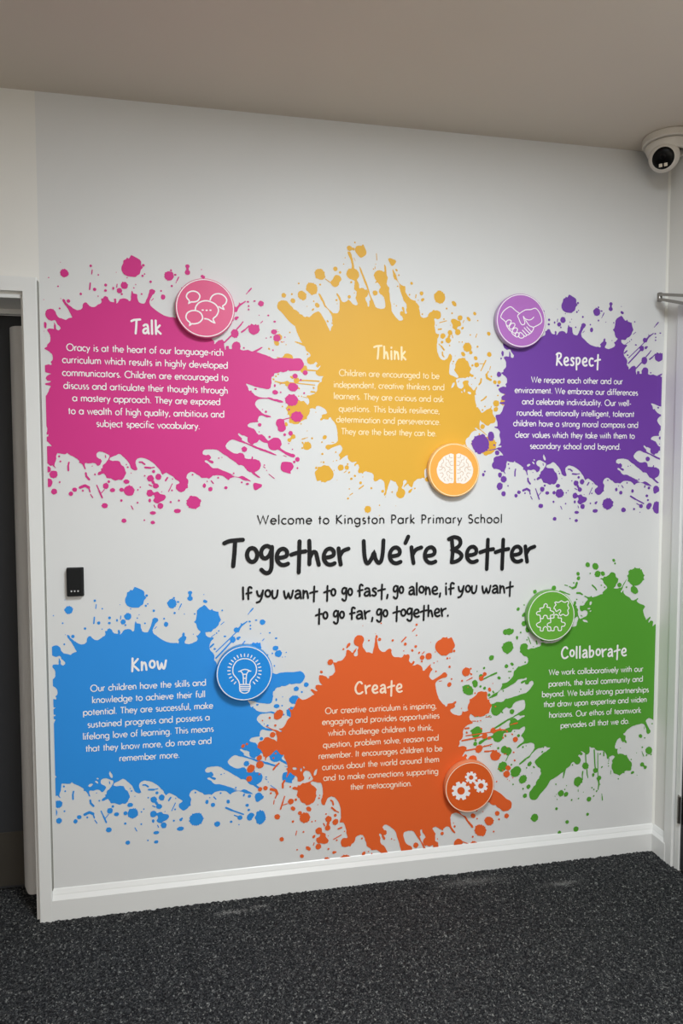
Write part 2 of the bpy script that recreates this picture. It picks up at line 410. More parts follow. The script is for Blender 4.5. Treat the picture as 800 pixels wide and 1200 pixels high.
DATA = {"body":[[122,20051],[133,20143],[180,20212],[271,20250],[368,20237],[431,20173],[461,20072],[509,20007],[556,19968],[637,19951],[750,19915],[800,19958],[882,19988],[942,20008],[901,20091],[838,20224],[760,20357],[681,20472],[650,20548],[674,20583],[732,20552],[756,20475],[826,20411],[922,20337],[1003,20273],[1100,20243],[1199,20264],[1256,20318],[1267,20397],[1292,20466],[1345,20506],[1401,20488],[1442,20429],[1514,20374],[1596,20361],[1679,20398],[1763,20460],[1830,20491],[1854,20550],[1843,20645],[1899,20655],[1934,20711],[1991,20735],[2050,20696],[2081,20622],[2130,20563],[2230,20544],[2254,20579],[2242,20657],[2299,20667],[2321,20582],[2313,20513],[2364,20550],[2432,20656],[2550,20686],[2667,20660],[2723,20601],[2768,20638],[2780,20793],[2807,20939],[2836,20906],[2856,20866],[2923,20852],[2973,20837],[2988,20700],[3037,20581],[3121,20550],[3206,20554],[3258,20661],[3311,20784],[3350,20907],[3365,20988],[3434,21033],[3519,21009],[3552,20952],[3517,20881],[3447,20808],[3395,20702],[3359,20596],[3391,20494],[3509,20395],[3644,20286],[3797,20199],[3968,20147],[4140,20143],[4186,20119],[4215,20179],[4188,20243],[4241,20306],[4312,20357],[4331,20447],[4374,20489],[4408,20443],[4400,20371],[4456,20332],[4451,20259],[4397,20170],[4414,20108],[4537,20079],[4679,20120],[4785,20170],[4836,20240],[4805,20315],[4781,20345],[4859,20386],[4913,20456],[4931,20499],[4861,20550],[4809,20644],[4786,20762],[4724,20830],[4767,20883],[4796,20973],[4815,21082],[4817,21191],[4889,21290],[4996,21348],[5067,21400],[5138,21342],[5207,21248],[5278,21209],[5325,21251],[5367,21187],[5473,21157],[5530,21143],[5544,21051],[5596,20920],[5613,20865],[5558,20775],[5521,20667],[5431,20579],[5341,20539],[5286,20468],[5180,20462],[5091,20455],[5107,20355],[5177,20297],[5266,20274],[5338,20278],[5355,20233],[5290,20163],[5246,20073],[5216,19964],[5243,19834],[5331,19738],[5383,19643],[5382,19550],[5367,19494],[5445,19405],[5458,19309],[5526,19374],[5595,19440],[5712,19465],[5765,19417],[5776,19396],[5774,19271],[5801,19144],[5830,19145],[5838,19259],[5931,19262],[5944,19170],[6030,19166],[6031,19280],[6096,19390],[6203,19422],[6293,19379],[6328,19290],[6316,19165],[6416,19132],[6560,19155],[6704,19106],[6812,19153],[6921,19203],[7049,19269],[7066,19244],[6957,19161],[6866,19094],[6956,19061],[7137,19012],[7319,18946],[7465,18878],[7648,18920],[7868,18927],[8089,18909],[8330,18931],[8422,18871],[8430,18861],[8489,18746],[8459,18635],[8384,18542],[8310,18493],[8161,18499],[8013,18484],[7940,18504],[7866,18455],[7755,18434],[7682,18450],[7608,18411],[7517,18398],[7461,18371],[7443,18309],[7369,18260],[7358,18169],[7368,18097],[7342,17951],[7312,17878],[7257,17847],[7166,17845],[7020,17878],[6839,17910],[6694,17965],[6550,18004],[6496,18010],[6514,17960],[6550,17914],[6578,17861],[6578,17807],[6628,17754],[6711,17719],[6801,17631],[6927,17579],[7127,17547],[7292,17572],[7420,17524],[7566,17501],[7732,17457],[7768,17414],[7713,17391],[7529,17431],[7401,17465],[7273,17514],[7164,17519],[7054,17509],[6908,17488],[6817,17396],[6798,17323],[6852,17215],[6924,17144],[7014,17055],[7087,17001],[7196,16966],[7324,16932],[7335,16888],[7196,16886],[7050,16939],[6995,16945],[6922,16908],[6885,16780],[6903,16726],[6793,16706],[6721,16705],[6612,16685],[6539,16612],[6556,16558],[6665,16515],[6755,16487],[6827,16379],[6918,16289],[7027,16301],[7118,16218],[7227,16091],[7300,16110],[7411,16184],[7522,16196],[7614,16167],[7676,16076],[7705,15966],[7649,15874],[7704,15801],[7851,15710],[8000,15655],[8130,15626],[8178,15564],[8110,15508],[7999,15544],[7814,15636],[7666,15727],[7574,15785],[7482,15755],[7372,15762],[7262,15835],[7226,15944],[7208,15999],[7117,16017],[7025,16053],[6935,16125],[6898,16070],[6843,16015],[6752,15996],[6715,15941],[6624,15976],[6552,16030],[6527,16121],[6535,16194],[6427,16247],[6337,16265],[6247,16329],[6211,16292],[6246,16246],[6300,16199],[6347,16149],[6339,16105],[6389,16065],[6497,16012],[6642,15958],[6823,15883],[7006,15822],[7225,15743],[7500,15616],[7511,15587],[7408,15601],[7114,15709],[6932,15767],[6750,15842],[6533,15950],[6353,16011],[6209,16057],[6047,16117],[5939,16080],[5849,15999],[5783,15898],[5829,15807],[5971,15699],[6097,15638],[6205,15639],[6277,15665],[6368,15647],[6421,15574],[6439,15483],[6565,15458],[6656,15466],[6675,15539],[6711,15521],[6718,15448],[6802,15448],[6856,15423],[6929,15394],[6983,15284],[6972,15192],[6927,15101],[6854,15046],[6769,14998],[6816,14943],[6944,14844],[6943,14807],[6852,14829],[6725,14928],[6634,14998],[6526,15045],[6454,15137],[6400,15210],[6310,15246],[6219,15246],[6130,15337],[5987,15427],[5844,15536],[5666,15644],[5560,15733],[5453,15769],[5311,15779],[5098,15767],[5026,15694],[5032,15612],[5131,15576],[5220,15598],[5290,15533],[5289,15461],[5236,15421],[5342,15389],[5384,15335],[5341,15299],[5235,15345],[5164,15407],[5093,15396],[5100,15345],[5199,15298],[5269,15208],[5357,15143],[5518,15136],[5696,15064],[5910,14973],[6090,14881],[5946,14911],[6089,14852],[6234,14845],[6325,14881],[6415,14852],[6505,14789],[6614,14716],[6632,14679],[6523,14705],[6378,14735],[6252,14801],[6125,14838],[6017,14820],[5927,14791],[5872,14736],[5818,14773],[5729,14853],[5658,14882],[5515,14900],[5354,14882],[5228,14792],[5157,14810],[4980,14811],[4910,14883],[4804,14937],[4735,14991],[4647,15020],[4558,14984],[4494,14901],[4479,14811],[4527,14739],[4536,14649],[4511,14577],[4524,14480],[4463,14451],[4410,14380],[4286,14326],[4182,14381],[4123,14471],[4139,14579],[4238,14632],[4238,14686],[4152,14740],[4100,14776],[4048,14848],[3927,14920],[3824,14984],[3754,14956],[3701,14920],[3650,14992],[3617,15081],[3515,15206],[3583,15117],[3549,15152],[3447,15277],[3277,15401],[3140,15461],[3003,15488],[2900,15453],[2837,15382],[2829,15293],[2861,15187],[2894,15098],[2825,15063],[2723,15105],[2673,15169],[2641,15275],[2575,15381],[2458,15504],[2358,15592],[2291,15609],[2205,15556],[2120,15520],[2035,15485],[2010,15414],[2084,15379],[2202,15380],[2320,15363],[2353,15292],[2402,15222],[2453,15186],[2501,15063],[2523,14957],[2481,14886],[2453,14815],[2377,14745],[2275,14762],[2207,14727],[2140,14745],[2039,14798],[1989,14798],[1905,14816],[1872,14887],[1823,14964],[1739,14940],[1671,14904],[1621,14940],[1656,15010],[1741,15045],[1725,15115],[1776,15140],[1795,15238],[1863,15291],[1932,15379],[2002,15502],[1993,15572],[1920,15607],[1787,15677],[1686,15676],[1611,15623],[1600,15536],[1649,15466],[1732,15431],[1764,15361],[1711,15256],[1627,15210],[1561,15290],[1478,15315],[1378,15290],[1285,15300],[1245,15300],[1227,15237],[1257,15097],[1214,15115],[1177,15220],[1112,15300],[1046,15314],[1064,15376],[982,15446],[885,15515],[754,15577],[689,15636],[639,15591],[524,15600],[393,15624],[359,15565],[350,15461],[339,15374],[304,15305],[286,15229],[330,15139],[278,15166],[227,15229],[166,15211],[77,15293],[-55,15333],[-165,15332],[-232,15433],[-234,15515],[-170,15618],[-173,15740],[-87,15803],[44,15825],[118,15854],[219,15847],[128,15969],[40,16029],[-18,16081],[-157,16055],[-375,16028],[-384,16048],[-158,16088],[15,16151],[124,16165],[123,16226],[23,16213],[13,16233],[78,16295],[97,16418],[49,16621],[68,16744],[1,16844],[-87,16891],[-166,16910],[-154,16943],[-45,16953],[-48,17108],[-117,17289],[-119,17390],[33,17414],[139,17559],[201,17723],[234,17789],[46,17825],[45,17873],[219,17906],[240,17948],[130,17965],[85,18045],[127,18107],[235,18171],[235,18191],[125,18208],[15,18286],[-31,18385],[76,18449],[185,18481],[264,18455],[280,18504],[249,18556],[312,18639],[309,18781],[220,18879],[132,18936],[65,18983],[151,19038],[164,19111],[247,19199],[265,19284],[252,19420],[190,19519],[165,19579],[208,19615],[289,19625],[370,19611],[388,19696],[378,19815],[410,19799],[420,19698],[451,19604],[508,19572],[568,19618],[566,19686],[471,19784],[441,19868],[393,19900],[295,19869],[183,19925]],"polys":[[[2809,22090],[2943,22032],[3076,21961],[3119,21895],[3117,21792],[3174,21709],[3105,21636],[3069,21497],[2994,21451],[2932,21393],[2814,21394],[2680,21407],[2564,21469],[2499,21586],[2501,21706],[2553,21811],[2565,21908],[2639,21946],[2681,22007],[2714,21974],[2758,22001]],[[6693,20037],[6783,19994],[6837,20032],[6873,19998],[6945,20012],[6962,19887],[6980,19834],[6925,19742],[6853,19696],[6773,19665],[6690,19697],[6619,19748],[6594,19837],[6602,19926],[6646,19974]],[[7506,16708],[7544,16807],[7654,16846],[7765,16822],[7802,16775],[7801,16683],[7845,16573],[7848,16482],[7763,16407],[7670,16395],[7578,16442],[7568,16552],[7517,16624]],[[7701,15341],[7813,15367],[7998,15352],[8072,15305],[8116,15194],[8071,15101],[8004,15027],[8015,14953],[7940,14961],[7848,14990],[7737,15027],[7670,15101],[7664,15212]],[[6711,14580],[6759,14642],[6887,14616],[7015,14579],[6996,14494],[6904,14440],[6812,14385],[6739,14411]],[[3398,14313],[3537,14356],[3605,14276],[3761,14240],[3794,14150],[3723,14060],[3601,14008],[3531,13954],[3427,13991],[3376,14063],[3430,14152]]],"holes":[[[1199,15467],[1242,15521],[1309,15538],[1354,15510],[1311,15456],[1245,15426]],[[1419,15593],[1450,15623],[1509,15582],[1523,15524],[1479,15532]],[[1461,15697],[1505,15718],[1542,15690],[1516,15656]],[[1870,15826],[1900,15909],[1937,15847],[1984,15765],[1986,15695],[1951,15669],[1904,15723]]],"dots":[[619,21735,13,13],[728,21400,124,128],[252,21233,19,20],[530,20972,26,27],[85,20528,13,13],[835,20520,56,58],[563,20273,29,31],[1219,20765,39,41],[1543,21676,40,41],[1772,21399,26,27],[1650,20930,53,55],[1994,21087,47,48],[1984,20912,47,41],[2228,20993,33,48],[1752,20720,20,21],[2331,21511,13,14],[55,19534,32,34],[603,20587,13,14],[108,19746,48,75],[3188,21785,44,45],[3221,21505,24,24],[3156,21443,37,38],[2669,21355,20,21],[2574,21103,111,113],[2421,20930,80,82],[2492,20821,34,34],[2876,21039,24,24],[2935,21152,17,17],[3119,20854,31,31],[3410,21266,41,42],[3740,20985,31,31],[3799,20787,69,83],[4004,21485,145,153],[4069,21672,34,35],[4201,21533,48,31],[4085,21162,38,38],[4601,21830,69,63],[4599,21632,87,77],[4600,21729,42,70],[5055,21751,17,17],[5077,21528,52,53],[7023,20723,94,93],[6182,20194,57,57],[6584,20763,43,32],[6608,20622,32,32],[6607,20508,32,32],[6807,20799,43,25],[6959,20331,18,18],[7270,20337,36,29],[7487,20138,44,32],[7463,19791,99,83],[7560,19593,121,116],[7353,19614,29,29],[6134,19687,125,143],[6435,19215,32,32],[7835,19625,22,22],[7706,19465,18,18],[7798,19468,18,18],[7423,19173,29,29],[7196,19573,22,22],[8179,18314,89,80],[8532,18440,86,80],[8103,17932,174,146],[8375,18187,37,37],[7487,17744,95,73],[7678,17748,29,29],[6820,17841,47,33],[6657,17762,33,25],[7698,18058,18,18],[8053,17493,226,187],[8236,16924,201,173],[7168,17075,40,40],[7052,17146,18,18],[7963,17162,37,37],[8492,17736,34,33],[7423,19166,26,25],[7477,17972,33,55],[7168,17075,33,33],[6949,16628,62,62],[6929,16387,22,22],[7287,16216,40,40],[8014,16348,78,77],[7810,16298,48,48],[8248,15446,78,78],[8136,15360,45,44],[8247,15146,34,33],[8075,15796,22,22],[6423,15786,91,91],[6515,14599,58,37],[6323,14655,33,33],[6054,14965,29,29],[5787,14474,58,47],[7176,15064,18,18],[7946,15994,22,22],[7100,15247,33,22],[4704,13980,227,217],[5066,14550,53,72],[5267,14426,71,73],[5787,14474,58,51],[4162,13696,112,72],[5532,14817,32,33],[5163,14694,21,22],[5557,15480,25,25],[5664,15506,18,18],[6047,14965,25,26],[4681,14919,32,32],[4219,14049,35,36],[3949,14001,35,36],[3562,14860,90,93],[4023,14776,21,22],[3996,14393,31,32],[3301,14796,107,103],[3470,14545,93,86],[3386,14671,48,64],[3561,14842,90,93],[3409,15027,52,53],[3120,14885,28,28],[3276,14303,104,114],[3613,13875,94,97],[3269,14057,45,64],[3363,13641,94,57],[3354,13318,69,57],[3083,13400,28,29],[3661,14348,17,18],[2609,14389,171,167],[2371,14419,65,67],[2529,14691,92,71],[2083,14410,81,64],[1873,14552,91,95],[1970,14693,44,46],[2358,14064,41,43],[1826,13899,94,85],[2427,13392,75,68],[2876,13989,31,32],[2890,14416,27,28],[2970,14505,24,25],[2581,15169,31,32],[2539,15257,20,21],[1544,14929,27,28],[2687,14974,17,18],[1459,15203,17,18],[440,15520,33,35],[476,15357,30,31],[438,14680,30,31],[253,14934,121,122],[97,15097,78,97],[97,14663,118,139],[260,14374,89,94],[776,14301,66,70],[895,14433,73,67],[1150,14397,33,35],[1538,14933,27,28],[55,19527,29,31],[5115,21507,57,51],[5660,21186,29,29],[4745,21106,28,29],[4404,21113,18,18],[4690,20412,18,18],[5464,20412,25,26],[5537,20489,25,26],[5393,19871,43,33],[5739,20288,47,29],[6225,20228,51,33],[6295,20706,18,18],[6130,20491,87,89],[6007,20161,94,104],[-299,16574,131,179],[-467,16327,39,37],[-161,16238,39,37],[-33,15946,87,90],[-602,16122,26,24],[-197,15434,22,20],[-524,15227,39,37],[-582,15104,52,65],[116,19682,35,64],[407,19694,31,73],[-21,18931,87,97],[-55,18506,52,40]],"xdots":[[5783,14514,57,51],[6435,14300,62,56],[6489,14128,48,43],[6569,13925,101,91],[6520,13864,97,115],[5405,13734,100,90],[5879,13767,48,43],[6186,13883,81,82],[6835,14581,126,130],[6146,13637,24,22],[6335,14700,34,30],[6520,14636,58,39],[4179,14010,50,52],[6896,13825,174,238]],"zdots":[[-716,16274,346,346]],"own":{"g":[[8935,19352,151,151],[8128,19856,58,58],[8244,21090,107,107],[7507,21086,63,63],[8253,20582,73,73],[8761,20606,73,73],[4223,13609,124,124],[4322,13513,104,104]],"y":[[8220,15437,89,89],[8107,15346,51,51]]},"streaks":[[1587,21546,1568,21416,31],[1519,21124,1495,20919,44],[2351,21133,2339,21029,31],[4313,21460,4260,21352,38],[4260,21352,4217,21263,21],[3490,20724,3428,20658,24],[4601,21823,4599,21632,77],[6702,21214,6612,21113,46],[6612,21113,6532,21017,25],[6466,20751,6322,20673,28],[6322,20673,6232,20552,57],[6232,20552,6188,20443,78],[7073,20135,7014,20075,29],[6367,19746,6476,19825,57],[6476,19825,6620,19963,43],[6359,20006,6207,19839,46],[6027,19619,5782,19371,50],[7256,14935,7439,14788,26],[7758,15580,7869,15544,18],[7074,15189,7129,15152,29],[5299,14708,5369,14621,40],[4010,14615,3884,14354,32],[3856,14820,3792,14723,57],[2953,15339,3035,15340,50],[3035,15340,3123,15269,57],[3142,15162,3307,15148,64],[3307,15148,3438,15170,36],[3257,14589,3339,14546,39],[3408,13902,3442,13819,32],[2668,13884,2728,13766,32],[1591,14571,1661,14394,39],[1661,14394,1751,14165,53],[1823,14429,1710,14295,28],[1878,15554,1890,15484,32],[3301,14796,3470,14545,78],[3276,14303,3432,14277,93],[738,15323,713,15219,52],[713,15219,716,15062,56],[1255,14975,1269,14870,63],[1269,14870,1354,14768,70],[1069,14503,1223,14565,91],[1223,14565,1335,14501,91],[1335,14501,1372,14361,46],[1391,14273,1455,14167,32],[5719,20786,5611,20699,26],[5410,20378,5284,20292,22],[5352,20038,5251,19944,59],[6495,20771,6294,20613,41],[6294,20613,6148,20435,52],[6111,20400,5929,20224,33],[5929,20224,5439,19769,37],[5982,20129,5781,19906,52],[5781,19906,5436,19555,55],[6416,20089,6331,19982,37],[7654,16791,7987,16876,33]],"xstreaks":[[5710,14282,5913,14171,69],[5913,14171,6302,13990,52],[5991,13990,6161,13904,39]],"sim":{"p":[1.0,0.0,0.0,0.0],"b":[1.01195,0.00147,-0.00787,-1.11992],"v":[0.95823,-0.00741,1.55563,0.04325],"o":[0.83513,-0.68874,-0.36279,-0.75881],"y":[-0.64413,0.69855,2.61789,2.69575],"g":[-0.65968,-0.74222,0.88823,2.11456]}}
TEXTS = {"talk":[["Oracy is at the heart of our language-rich",0.0738,1.8927,0.5745,1.8921],["curriculum which results in highly developed",0.06,1.8532,0.589,1.8493],["communicators. Children are encouraged to",0.0591,1.8117,0.5909,1.8076],["discuss and articulate their thoughts through",0.0618,1.7703,0.5881,1.7649],["a mastery approach. They are exposed",0.0884,1.7307,0.5626,1.7265],["to a wealth of high quality, ambitious and",0.0744,1.6887,0.5755,1.6848],["subject specific vocabulary.",0.1617,1.6488,0.4931,1.6442]],"think":[["Children are encouraged to be",0.9716,1.8356,1.3397,1.8339],["independent, creative thinkers and",0.9534,1.7947,1.3581,1.7938],["learners. They are curious and ask",0.9533,1.7548,1.3566,1.7514],["questions. This builds resilience,",0.9704,1.7117,1.3406,1.7092],["determination and perseverance.",0.9612,1.6737,1.3433,1.6696],["They are the best they can be.",0.9789,1.632,1.3291,1.6286]],"respect":[["We respect each other and our",1.6932,1.83,2.0694,1.8324],["environment. We embrace our differences",1.6291,1.7907,2.1341,1.7913],["and celebrate individuality. Our well-",1.6584,1.7495,2.1066,1.7509],["rounded, emotionally intelligent, tolerant",1.6389,1.7079,2.1208,1.7098],["children have a strong moral compass and",1.6251,1.6691,2.1373,1.6686],["clear values which they take with them to",1.6336,1.6272,2.1245,1.627],["secondary school and beyond.",1.6934,1.5862,2.0647,1.5851]],"know":[["Our children have the skills and",0.1249,0.7671,0.504,0.765],["knowledge to achieve their full",0.1299,0.7272,0.5005,0.7245],["potential. They are successful, make",0.1002,0.6872,0.5278,0.6831],["sustained progress and possess a",0.1137,0.6447,0.515,0.6424],["lifelong love of learning. This means",0.0985,0.6049,0.5287,0.601],["that they know more, do more and",0.1051,0.5628,0.5202,0.5592],["remember more.",0.2135,0.5215,0.4111,0.5179]],"create":[["Our creative curriculum is inspiring,",0.9199,0.6366,1.3369,0.629],["engaging and provides opportunities",0.9087,0.5969,1.3491,0.5909],["which challenge children to think,",0.9303,0.5554,1.3243,0.5476],["question, problem solve, reason and",0.9116,0.5131,1.3457,0.5073],["remember. It encourages children to be",0.896,0.4737,1.3613,0.466],["curious about the world around them",0.9083,0.432,1.3483,0.4256],["and to make connections supporting",0.9125,0.392,1.3453,0.3811],["their metacognition.",1.0116,0.3497,1.2433,0.3434]],"collaborate":[["We work collaboratively with our",1.783,0.7271,2.1853,0.7193],["parents, the local community and",1.7838,0.6827,2.1837,0.6793],["beyond. We build strong partnerships",1.7571,0.6436,2.2113,0.6349],["that draw upon expertise and widen",1.7641,0.6041,2.2028,0.5964],["horizons. Our ethos of teamwork",1.7879,0.5616,2.1802,0.5546],["pervades all that we do.",1.8363,0.5176,2.1285,0.5148]],"headings":{"talk":["Talk",0.2745,1.9541,0.3739,1.9551],"think":["Think",1.0945,1.8975,1.2162,1.8968],"respect":["Respect",1.7903,1.8945,1.9759,1.8955],"know":["Know",0.2571,0.8279,0.3749,0.8289],"create":["Create",1.0273,0.7,1.2071,0.6968],"collaborate":["Collaborate",1.8324,0.7872,2.1115,0.7835]},"welcome":[["Welcome to Kingston Park Primary School",0.6832,1.3196,1.5853,1.3115]],"title":[["Together",0.564,1.1735,1.0131,1.1659],["We're",1.0536,1.1679,1.3362,1.1636],["Better",1.3722,1.1642,1.7244,1.1583]],"quote":[[["If",0.6298,1.0596,0.6665,1.0589],["you",0.6768,1.0591,0.757,1.0571],["want",0.7719,1.056,0.8969,1.0536],["to",0.9137,1.0545,0.962,1.0543],["go",0.979,1.0537,1.0225,1.0537],["fast,",1.0365,1.0554,1.1531,1.0531],["go",1.1681,1.0548,1.2116,1.0548],["alone,",1.2267,1.0543,1.3518,1.0515],["if",1.3665,1.051,1.4044,1.0506],["you",1.4137,1.0509,1.4926,1.0498],["want",1.5077,1.0493,1.6366,1.0474]],[["to",0.8841,0.9733,0.9332,0.9727],["go",0.9486,0.9727,0.9929,0.9724],["far,",1.0075,0.9742,1.0973,0.972],["go",1.1064,0.9726,1.1528,0.9713],["together.",1.1671,0.9713,1.382,0.9697]]]}
ICONS = {"talk":[[[-448,180],[-529,132],[-509,208],[-579,292],[-599,375],[-536,477],[-406,530],[-267,509],[-181,426],[-173,333],[-239,227],[-348,184],[-448,180]],[[166,271],[208,373],[309,459],[450,488],[591,448],[691,343],[699,249],[651,152],[572,86],[612,-10],[539,12],[446,64]],[[-320,-58],[-294,46],[-194,166],[-37,230],[119,231],[306,158],[414,31],[428,-94],[364,-238],[253,-347],[305,-470],[205,-434],[96,-366],[-19,-349]],[[-444,-532],[-513,-588],[-493,-503],[-588,-419],[-624,-312],[-576,-185],[-445,-110],[-290,-100],[-151,-166],[-90,-289],[-107,-384],[-201,-482],[-326,-527],[-444,-532]],[[-97,-70],[-66,-72]],[[31,-74],[62,-72]],[[156,-65],[187,-64]]],"think_fill":[[[-24,501],[-32,566],[-128,598],[-213,565],[-333,516],[-417,467],[-502,369],[-586,272],[-619,158],[-659,45],[-651,-85],[-613,-214],[-548,-328],[-455,-410],[-359,-475],[-256,-492],[-153,-466],[-50,-470],[-10,-395]],[[72,501],[78,566],[174,599],[260,567],[381,519],[468,470],[556,373],[643,275],[679,161],[722,46],[716,-85],[680,-216],[615,-331],[522,-412],[426,-478],[322,-494],[218,-467],[115,-470],[73,-395]]],"think":[[[-196,549],[-178,452],[-75,436]],[[-332,483],[-297,370],[-212,354],[-228,273]],[[-434,402],[-399,289],[-484,207],[-459,110],[-551,126]],[[-74,322],[-177,273],[-124,159],[-39,176]],[[-296,273],[-330,175],[-244,110],[-158,78],[-174,-3],[-72,13]],[[-584,-4],[-482,13],[-415,110],[-346,29],[-362,-52]],[[-53,-117],[-156,-101],[-225,-36],[-293,-117],[-241,-199]],[[-532,-117],[-447,-101],[-412,-182],[-480,-263]],[[-326,-247],[-394,-312],[-342,-394]],[[-173,-182],[-189,-280],[-86,-297],[-102,-378]],[[-257,-313],[-205,-394]],[[243,551],[227,453],[124,436]],[[382,486],[348,372],[262,355],[280,274]],[[486,405],[453,291],[540,209],[517,111],[610,128]],[[125,322],[229,274],[178,160],[92,176]],[[349,274],[385,176],[299,111],[213,78],[231,-3],[128,13]],[[646,-3],[542,13],[472,111],[403,29],[422,-52]],[[112,-117],[215,-101],[283,-36],[353,-118],[302,-199]],[[595,-118],[509,-101],[475,-183],[545,-265]],[[389,-248],[459,-314],[408,-396]],[[233,-183],[251,-281],[148,-297],[166,-379]],[[320,-314],[269,-395]]],"respect":[[[-73,258],[-223,348],[-406,477],[-554,419],[-700,297],[-786,142],[-779,66],[-679,-5],[-586,-86]],[[-72,249],[42,330],[174,396],[357,411],[523,467],[625,416],[727,283],[798,87],[783,-36],[651,-134],[478,-217]],[[-72,249],[-147,169],[-103,80],[-35,-70],[33,-143],[116,-125],[141,-47],[113,43],[78,154]],[[85,155],[146,75],[313,36],[429,87],[485,147]],[[-596,-93],[-548,-24],[-466,10],[-389,-24],[-408,-91],[-486,-210],[-545,-197],[-596,-123]],[[-398,-115],[-282,-104],[-242,-170],[-329,-295],[-405,-322],[-462,-270],[-430,-177],[-381,-121]],[[-231,-261],[-141,-303],[-185,-427],[-271,-451],[-344,-393],[-286,-293],[-231,-261]],[[-195,-436],[-105,-439],[-71,-505],[-126,-583],[-203,-580],[-227,-511],[-195,-436]],[[-46,-421],[-85,-499],[-83,-585],[-10,-625],[83,-603],[109,-538],[14,-440],[-46,-421]],[[53,-341],[137,-423],[215,-512],[162,-557],[95,-523]],[[118,-247],[253,-379],[338,-453],[255,-502],[188,-483]],[[217,-212],[370,-359],[420,-388],[338,-453]],[[163,30],[316,-163],[468,-218],[479,-279],[420,-388]],[[-572,-198],[-461,-346],[-377,-404],[-343,-478],[-226,-566]]],"know":[[[-173,-388],[-203,-260],[-294,-127],[-376,-12],[-400,116],[-373,272],[-274,425],[-134,496],[11,511],[160,481],[299,394],[391,246],[412,86],[373,-71],[279,-177],[200,-283],[174,-409]],[[-173,-388],[-165,-579],[-129,-639],[-52,-688],[51,-694],[126,-655],[160,-599],[174,-409],[-173,-388]],[[-167,-452],[168,-472]],[[-165,-516],[167,-536]],[[-159,-580],[160,-599]],[[-200,73],[-132,79],[-77,12],[-46,-94],[-40,-380]],[[219,65],[141,63],[88,3],[62,-101],[47,-386]],[[-138,92],[-60,125],[17,134],[95,117],[172,80]],[[-55,-30],[69,-37]],[[-32,-174],[43,-179]],[[-302,-284],[-354,-348]],[[-380,-200],[-445,-250]],[[-438,-102],[-513,-136]],[[-474,5],[-555,-9]],[[-486,118],[-568,122]],[[-473,228],[-554,251]],[[-436,332],[-511,373]],[[-378,424],[-442,481]],[[-300,500],[-351,569]],[[-207,555],[-243,633]],[[-103,586],[-121,670]],[[6,593],[7,679]],[[115,575],[134,657]],[[219,532],[256,607]],[[311,467],[364,531]],[[389,383],[455,433]],[[446,284],[523,317]],[[482,175],[564,189]],[[493,62],[577,57]],[[479,-49],[561,-74]],[[440,-153],[516,-196]],[[380,-245],[445,-303]],[[300,-320],[352,-391]]],"create":[[[-65,-161],[23,-215],[-34,-343],[-129,-304],[-166,-336],[-135,-431],[-273,-473],[-319,-383],[-371,-377],[-416,-458],[-553,-389],[-524,-300],[-561,-261],[-654,-281],[-711,-142],[-624,-106],[-624,-56],[-711,-3],[-655,124],[-561,86],[-525,118],[-554,212],[-418,254],[-372,165],[-320,160],[-275,241],[-137,172],[-167,83],[-130,44],[-35,64],[22,-75],[-66,-111]],[[-195,-122],[-202,-167],[-223,-206],[-256,-235],[-298,-252],[-344,-255],[-390,-243],[-433,-219],[-466,-183],[-488,-141],[-495,-95],[-488,-51],[-468,-12],[-435,17],[-393,34],[-347,37],[-300,26],[-258,1],[-225,-34],[-203,-77]],[[222,382],[285,365],[276,273],[212,279],[197,252],[233,198],[159,145],[114,194],[82,187],[71,127],[-25,145],[-24,207],[-54,225],[-106,195],[-168,272],[-123,311],[-133,343],[-195,360],[-187,452],[-123,445],[-107,472],[-144,526],[-70,579],[-25,531],[7,537],[18,597],[113,580],[113,518],[143,500],[196,530],[257,453],[212,414]],[[135,354],[131,328],[118,304],[98,287],[73,277],[45,275],[17,281],[-8,296],[-28,317],[-41,343],[-46,370],[-42,397],[-29,420],[-10,438],[16,448],[43,450],[72,443],[97,429],[117,408],[130,382]],[[641,-50],[701,-94],[649,-183],[583,-149],[553,-170],[567,-239],[462,-260],[434,-193],[396,-185],[356,-239],[259,-179],[286,-118],[262,-87],[192,-93],[160,11],[226,31],[230,68],[170,112],[222,200],[288,167],[318,188],[303,257],[408,278],[436,211],[474,204],[514,257],[611,198],[584,137],[608,105],[679,112],[711,7],[645,-13]],[[543,-1],[538,-32],[523,-60],[499,-81],[470,-93],[436,-95],[403,-87],[372,-70],[348,-44],[333,-14],[327,19],[332,51],[347,78],[371,99],[400,111],[434,113],[467,105],[498,88],[522,63],[537,32]]],"collaborate":[[[127,495],[176,524],[242,500],[324,515],[390,556],[473,516],[557,495],[655,537],[696,474],[658,383],[710,273],[662,182],[691,73],[649,-2],[566,-14],[499,35],[433,31],[374,-6],[316,79],[381,157],[330,226],[248,183],[192,164],[148,249],[97,281],[129,357],[177,416],[127,495]],[[-448,-80],[-463,43],[-571,63],[-605,125],[-557,184],[-453,196],[-468,303],[-331,328],[-300,434],[-235,469],[-168,414],[-183,338],[-51,302],[-49,210],[67,160],[107,97],[52,37],[-39,20],[-38,-88],[-153,-92],[-177,1],[-253,34],[-318,0],[-340,-85],[-448,-80]],[[-448,-80],[-446,-203],[-566,-259],[-598,-319],[-531,-398],[-442,-417],[-440,-540],[-332,-551],[-317,-454],[-236,-396],[-153,-461],[-135,-554],[-19,-553],[-32,-426],[-131,-400],[-162,-322],[-107,-263],[-25,-245],[-38,-88]],[[-38,-88],[104,-78],[102,5],[184,47],[284,-3],[276,-86],[409,-109],[411,-239],[521,-275],[572,-339],[524,-414],[425,-425],[417,-563],[295,-567],[276,-465],[203,-415],[127,-458],[113,-565],[-19,-553]]]}
